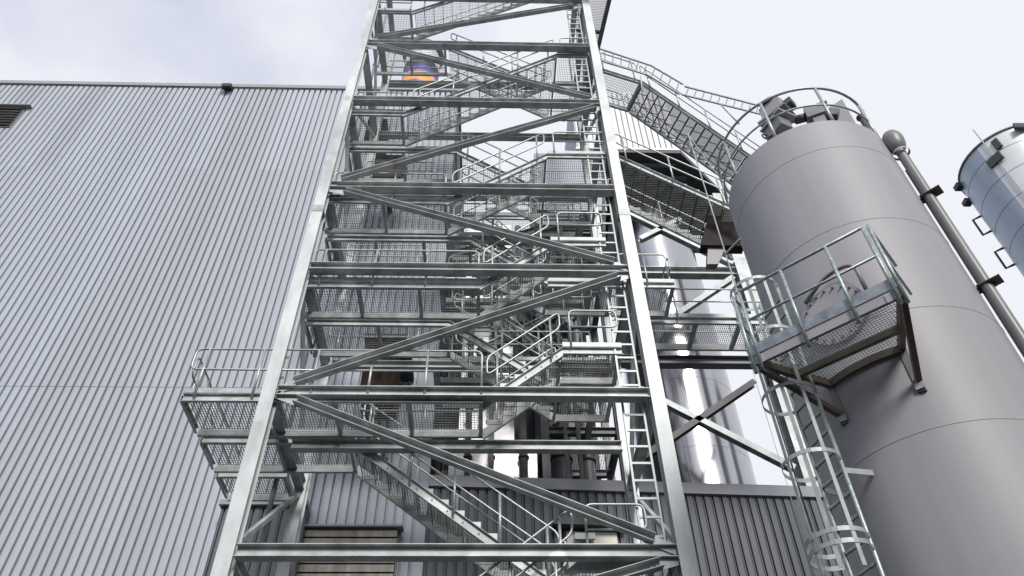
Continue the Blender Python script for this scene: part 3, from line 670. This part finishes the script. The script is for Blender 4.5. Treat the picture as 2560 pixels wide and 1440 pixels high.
rd_ = ray(1745,325); zt_ = 9.15*rd_.z/math.hypot(rd_.x,rd_.y)
one('rod', 'plate', lr, 'tube', [RX+zv*4.3, RX+zv*zt_], .013, 6)
one('stay', 'tube', lr, 'tube', [RX+zv*(zt_-.05), pol(172, SR-.05, ST+.05)], .008, 6)
for z in (9.2,): one('clamp', 'plate', lr, 'beam', RX+zv*z, RX+zv*z+(pol(186, SR, z)-RX-zv*z)*.6, RC(.03,.03))

# inspection platform
PZ = 5.76
fl_, fr_ = V((3.74,-6.03,PZ)), V((5.06,-7.24,PZ)); e = (fr_-fl_).normalized(); inn = V((-e.y,e.x,0)); Lp = (fr_-fl_).length
if (V((SS.x,SS.y,PZ))-fl_).dot(inn) < 0: inn = -inn
pf = thing('inspection_platform', 'small bracketed inspection platform with mesh floor and railing on the silo below the manhole', 'platform')
def pp_(a, w, z=0): return fl_+e*a+inn*w+V((0,0,z))
def silo_w(a):   # depth from the front edge to the silo wall at a
    P = fl_+e*a; r0 = V((P.x-SS.x,P.y-SS.y)); bq = r0.x*inn.x+r0.y*inn.y; cq = r0.length_squared-SR*SR; D_ = bq*bq-cq
    return -bq-math.sqrt(D_) if D_ > 0 else 1.6
one('front_beam', 'silo', pf, 'obox', pp_(Lp/2,.02,.06), e*(Lp/2), inn*.02, zv*.065)
one('kick_plate', 'trim2', pf, 'obox', pp_(Lp/2,-.004,.205), e*(Lp/2+.01), inn*.008, zv*.075)
AL, AR = .50, Lp-.36                      # where the skewed side beams meet the silo
WL, WR = silo_w(AL), silo_w(AR)
def lim(w): return .05+(AL-.03)*w/WL, Lp-.05-(Lp-.03-AR)*w/WR
def wmax(a):
    m = silo_w(a)-.03
    if a < AL: m = min(m, (a-.05)/(AL-.03)*WL)
    if a > AR: m = min(m, (Lp-.05-a)/(Lp-.03-AR)*WR)
    return m
for a,a1,w1,dr in ((.03,AL,WL,-.46),(Lp-.03,AR,WR,-.50)):
    one('side_beam', 'brown', pf, 'beam', pp_(a,.04,.03), pp_(a1,w1,.03), RC(.06,.12))
    q_ = pp_(a1, w1, dr); one('strut', 'brown', pf, 'beam', pp_(a,.05,-.04), q_, RC(.065,.075)); one('wall_plate', 'silobr', pf, 'beam', pp_(a1,w1+.01,.06), q_+zv*-.12, RC(.07,.09), tuple(e))
    one('foot_plate', 'plate', pf, 'obox', q_+zv*-.06-inn*.05, e*.05, inn*.008, zv*.04)
l_,r_ = lim(.55); one('cross_beam', 'brown', pf, 'beam', pp_(l_,.55,.02), pp_(r_,.55,.02), RC(.06,.09))
b = MB(); m_ = 20
for i in range(m_):
    a0,a1 = AL+(AR-AL)*i/m_, AL+(AR-AL)*(i+1)/m_
    b.beam(pp_(a0,silo_w(a0)-.03,.0), pp_(a1,silo_w(a1)-.03,.0), RC(.03,.10))
b.build('curved_edge_bar', 'brown', pf)
b = MB(); k = 46
for i in range(k+1):
    a = .07+(Lp-.14)*i/k
    if wmax(a) > .09: b.beam(pp_(a,.05,.078), pp_(a,wmax(a),.078), RC(.005,.014))
j = 0
while .06+j*.042 < 1.2:
    w = .06+j*.042; j += 1; l_,r_ = lim(w); st = [l_+(r_-l_)*t/60 for t in range(61)]; run_ = []
    for a in st+[None]:
        if a is not None and silo_w(a) > w+.03: run_.append(a)
        else:
            if len(run_) > 2: b.beam(pp_(run_[0],w,.076), pp_(run_[-1],w,.076), RC(.005,.008))
            run_ = []
b.build('grating', 'plate', pf)
ra = railing(pf, pp_(.05,-.035,.02), pp_(Lp-.03,-.035,.02), 'plain', 'plain', 1.12, .62, [.03,.62,1.22,Lp-.10], m='tubegreen', rad=.021, prad=.023)
railing(pf, pp_(Lp+.01,-.02,.02), pp_(Lp+.01,.86,.02), 'plain', 'plain', 1.12, .62, [.02], m='tubegreen', rad=.021, prad=.023)
railing(pf, pp_(-.02,-.02,.02), pp_(-.02,.34,.02), 'plain', 'plain', 1.12, .62, [.02,.34], m='tubegreen', rad=.021, prad=.023)
for a in (.09,.66,1.26,Lp-.14): one('post_bracket', 'plate', pf, 'obox', pp_(a,-.008,.04), e*.035, inn*.006, zv*.06)

# caged ladder on the silo
ld = thing('caged_ladder', 'galvanised ladder with round safety cage climbing the silo to the inspection platform', 'ladder')
best = None
b1, b2 = R(26.36), R(28.33)
for ph in range(150, 260):
    for ro in np.arange(.14, .40, .02):
        c_ = pol(ph, SR+ro, 0); t_ = V((-math.sin(R(ph)), math.cos(R(ph)), 0))
        bs_ = sorted(math.atan2((c_+t_*s-CAM).x, (c_+t_*s-CAM).y) for s in (-.21,.21))
        er = abs(bs_[0]-b1)+abs(bs_[1]-b2)+abs(ro-.22)*.02
        if best is None or er < best[0]: best = (er, ph, ro)
_, ph, ro = best
lc = pol(ph, SR+ro, 0); lt = V((-math.sin(R(ph)), math.cos(R(ph)), 0)); ln = V((math.cos(R(ph)), math.sin(R(ph)), 0))
for s in (-.21,.21): one('side_rail', 'tubegreen', ld, 'tube', [lc+lt*s+zv*GZ, lc+lt*s+zv*7.4], .024)
z = GZ+.25
while z < 7.3:
    one('rung', 'tubegreen', ld, 'beam', lc-lt*.19+zv*z, lc+lt*.19+zv*z, RC(.035,.03)); z += .265
def cage(z):
    return [lc-lt*.24+zv*z]+[lc+ln*.40+zv*z+(ln*math.cos(R(a))*.37-lt*math.cos(R(90-a))*.37) for a in range(-100,101,10)][::-1][::-1]
def hoop(z, rad=.33):
    pts = [lc+lt*(-.23)+zv*z]
    for a in range(-105, 106, 10):
        pts.append(lc+ln*.22+zv*z+ln*(rad*math.cos(R(a)))+lt*(rad*math.sin(R(a))))
    pts.append(lc+lt*.23+zv*z); return pts
def strip(b, pts, h=.05, t=.006):
    for i in range(len(pts)-1):
        b.beam(pts[i], pts[i+1], RC(t,h))
zr_ = []
hz = [3.56, 3.69, 4.62, 5.55, 6.45, 7.35]
for z in hz:
    b = MB(); strip(b, hoop(z)); b.build('cage_hoop', 'plate', ld)
for a in (-80,-40,0,40,80):
    p_ = lc+ln*.22+ln*(.323*math.cos(R(a)))+lt*(.323*math.sin(R(a))); tg = V((-math.sin(R(a)),0,0))
    rad_ = ln*math.cos(R(a))+lt*math.sin(R(a))
    one('cage_strip', 'plate', ld, 'beam', p_+zv*3.3, p_+zv*7.38, RC(.045,.006), tuple(rad_))
for z in (4.47,2.1):
    one('wall_bracket', 'plate', ld, 'beam', lc+lt*(-.21)+zv*z, pol(ph-11, SR-.02, z), RC(.012,.07)); one('wall_bracket', 'plate', ld, 'beam', lc+lt*(.21)+zv*z, pol(ph+11, SR-.02, z), RC(.012,.07))

# ------------------------------------------------------------------ steel silo far off, its sky and cloud reflections painted on
d = 30.0; th = R(49.9); BS = V((CAM.x+d*math.sin(th), CAM.y+d*math.cos(th), 0)); br = .0689*d; bt = .9184*d
bl = thing('steel_silo', 'distant round steel silo, blue sky and white cloud reflections painted on, with small brackets along its side', 'silo')
def bp(a, r, z): return V((BS.x+r*math.cos(R(a)), BS.y+r*math.sin(R(a)), z))
split = 204  # edge between the painted blue sky and white cloud reflections
one('blue_reflection', 'blue', bl, 'lathe', (BS.x,BS.y,0), [(br,GZ),(br,bt)], 60, R(split-150), R(split))
one('white_reflection', 'white', bl, 'lathe', (BS.x,BS.y,0), [(br,GZ),(br,bt)], 80, R(split), R(split+210))
one('roof', 'white', bl, 'lathe', (BS.x,BS.y,0), [(br,bt),(br*.9,bt+.05),(0,bt+.3)], 64)
one('rim', 'darkgrey', bl, 'lathe', (BS.x,BS.y,bt), [(br-.02,-.04),(br+.05,-.04),(br+.05,.05),(br-.02,.05)], 72)
for k in range(12):
    z = bt-.95-k*1.28; one('seam', 'darkgrey', bl, 'lathe', (BS.x,BS.y,z), [(br-.002,-.014),(br+.008,-.01),(br+.008,.01),(br-.002,.014)], 72)
la_ = math.degrees(math.atan2(CAM.y-BS.y, CAM.x-BS.x)) % 360
for k,z in enumerate((bt-1.9,bt-4.0,bt-6.6)):
    a = la_-84; p_ = bp(a, br, z); q_ = bp(a, br, z-1.0); o_ = (bp(a,1,0)-bp(a,0,0)).normalized()*.34
    one('side_bracket', 'dark', bl, 'tube', [p_, p_+o_, q_+o_, q_], .055, 6)
for a,z in ((la_-70,bt-.25),(la_-82,bt-.9)): one('lug', 'dark', bl, 'obox', bp(a, br+.12, z), V((.16,0,0)), V((0,.16,0)), V((0,0,.12)))
one('conductor', 'tube', bl, 'tube', [bp(split+9.5, br+.06, bt+.9), bp(split+9.5, br+.06, 4)], .03, 6)
one('vent', 'dark', bl, 'obox', bp(split+8, br+.06, bt-1.3), V((.12,-.3,0)), V((.05,.02,0)), V((0,0,.22)))
one('vent', 'dark', bl, 'obox', bp(split+19, br+.06, bt-.6), V((.06,-.12,0)), V((.05,.02,0)), V((0,0,.28)))
b = MB(); rv = bp(split+46, br+.12, bt-.35)
for i in range(5): b.tube([rv+V((.1*i-.2,-.02,-.1)), rv+V((.1*i-.15,-.08,.25))], .07, 8)
b.build('rim_valve', 'dark', bl)

# ------------------------------------------------------------------ unseen building added behind the camera for its shade and reflections
opp = thing('added_shade_building', 'broad grey unseen building added behind the camera to shade the low parts', 'building')
clad_wall('wall_cladding', 'clad2', opp, (70,-22.5), (-60,-22.5), GZ, 11.4, .05, .09, True)  # cladding of the added unseen building
b = MB(); b.box((-60,-40,GZ), (70,-22.7,11.3)); b.build('wall_core', 'clad2', opp)  # core of the added unseen building
b = MB(); b.box((-60.1,-40.1,11.32), (70.1,-22.35,11.7)); b.build('parapet_cap', 'trim', opp)
for i in range(9):
    x = -46+i*12; b = MB(); b.box((x,-22.52,3.0), (x+5,-22.36,5.4)); wn = b.build('added_window', 'dark', opp); b = MB(); b.box((x-.1,-22.5,2.85), (x+5.1,-22.2,2.98)); b.build('added_sill', 'trim', wn)

# ------------------------------------------------------------------ light
SUN_AZ, SUN_EL = R(168), R(34)     # azimuth clockwise from +Y
sd = V((math.sin(SUN_AZ)*math.cos(SUN_EL), math.cos(SUN_AZ)*math.cos(SUN_EL), math.sin(SUN_EL)))
sun = bpy.data.lights.new('sun', 'SUN'); sun.energy = 3.2; sun.angle = R(16); sun.color = (1,.965,.92)
so = bpy.data.objects.new('sun', sun); COL.objects.link(so); so.rotation_euler = sd.to_track_quat('Z', 'Y').to_euler()
SKYLOC = (1.3,0,.4)
w = bpy.data.worlds.new('World'); scn.world = w; w.use_nodes = True; nt = w.node_tree; N = nt.nodes; L = nt.links
bg = N['Background']
sky = N.new('ShaderNodeTexSky'); sky.sky_type = 'NISHITA'; sky.sun_disc = False; sky.sun_elevation = SUN_EL; sky.sun_rotation = SUN_AZ
sc1 = N.new('ShaderNodeVectorMath'); sc1.operation = 'MULTIPLY'; sc1.inputs[1].default_value = (1.45,1.7,2.3); L.new(sky.outputs[0], sc1.inputs[0])
tc = N.new('ShaderNodeTexCoord'); mp = N.new('ShaderNodeMapping'); mp.inputs['Scale'].default_value = (1.0,1.0,1.8); mp.inputs['Location'].default_value = SKYLOC; L.new(tc.outputs['Generated'], mp.inputs[0])
nz = N.new('ShaderNodeTexNoise'); nz.inputs['Scale'].default_value = 2.2; nz.inputs['Detail'].default_value = 6; nz.inputs['Roughness'].default_value = .5; L.new(mp.outputs[0], nz.inputs['Vector'])
rp = N.new('ShaderNodeValToRGB'); rp.color_ramp.elements[0].position = .36; rp.color_ramp.elements[0].color = (.58,.58,.58,1); rp.color_ramp.elements[1].position = .60; rp.color_ramp.elements[1].color = (1,1,1,1)
L.new(nz.outputs['Fac'], rp.inputs['Fac'])
mx = N.new('ShaderNodeMix'); mx.data_type = 'RGBA'; mx.inputs['B'].default_value = (8.85,8.97,9.65,1)
sp = N.new('ShaderNodeSeparateXYZ'); L.new(tc.outputs['Generated'], sp.inputs[0])
gx = N.new('ShaderNodeMapRange'); gx.inputs['From Min'].default_value = -.50; gx.inputs['From Max'].default_value = .22; gx.inputs['To Min'].default_value = 0; gx.inputs['To Max'].default_value = .50; L.new(sp.outputs['X'], gx.inputs['Value'])
am = N.new('ShaderNodeMath'); am.operation = 'ADD'; am.use_clamp = True; L.new(rp.outputs['Color'], am.inputs[0]); L.new(gx.outputs[0], am.inputs[1])
L.new(am.outputs[0], mx.inputs['Factor']); L.new(sc1.outputs[0], mx.inputs['A']); L.new(mx.outputs['Result'], bg.inputs['Color'])
bg.inputs['Strength'].default_value = .1

# ------------------------------------------------------------------ camera
cam = bpy.data.cameras.new('camera'); cam.sensor_width = 36; cam.lens = FPX/2560*36; cam.clip_end = 2000; cam.clip_start = .05
co = bpy.data.objects.new('camera', cam); COL.objects.link(co)
rot = Matrix((RT, UP, -FW)).transposed().to_4x4(); co.matrix_world = Matrix.Translation(CAM) @ rot
scn.camera = co
scn.view_settings.view_transform = 'Standard'; scn.view_settings.look = 'None'; scn.view_settings.exposure = 0; scn.view_settings.gamma = 1
scn.cycles.max_bounces = 6
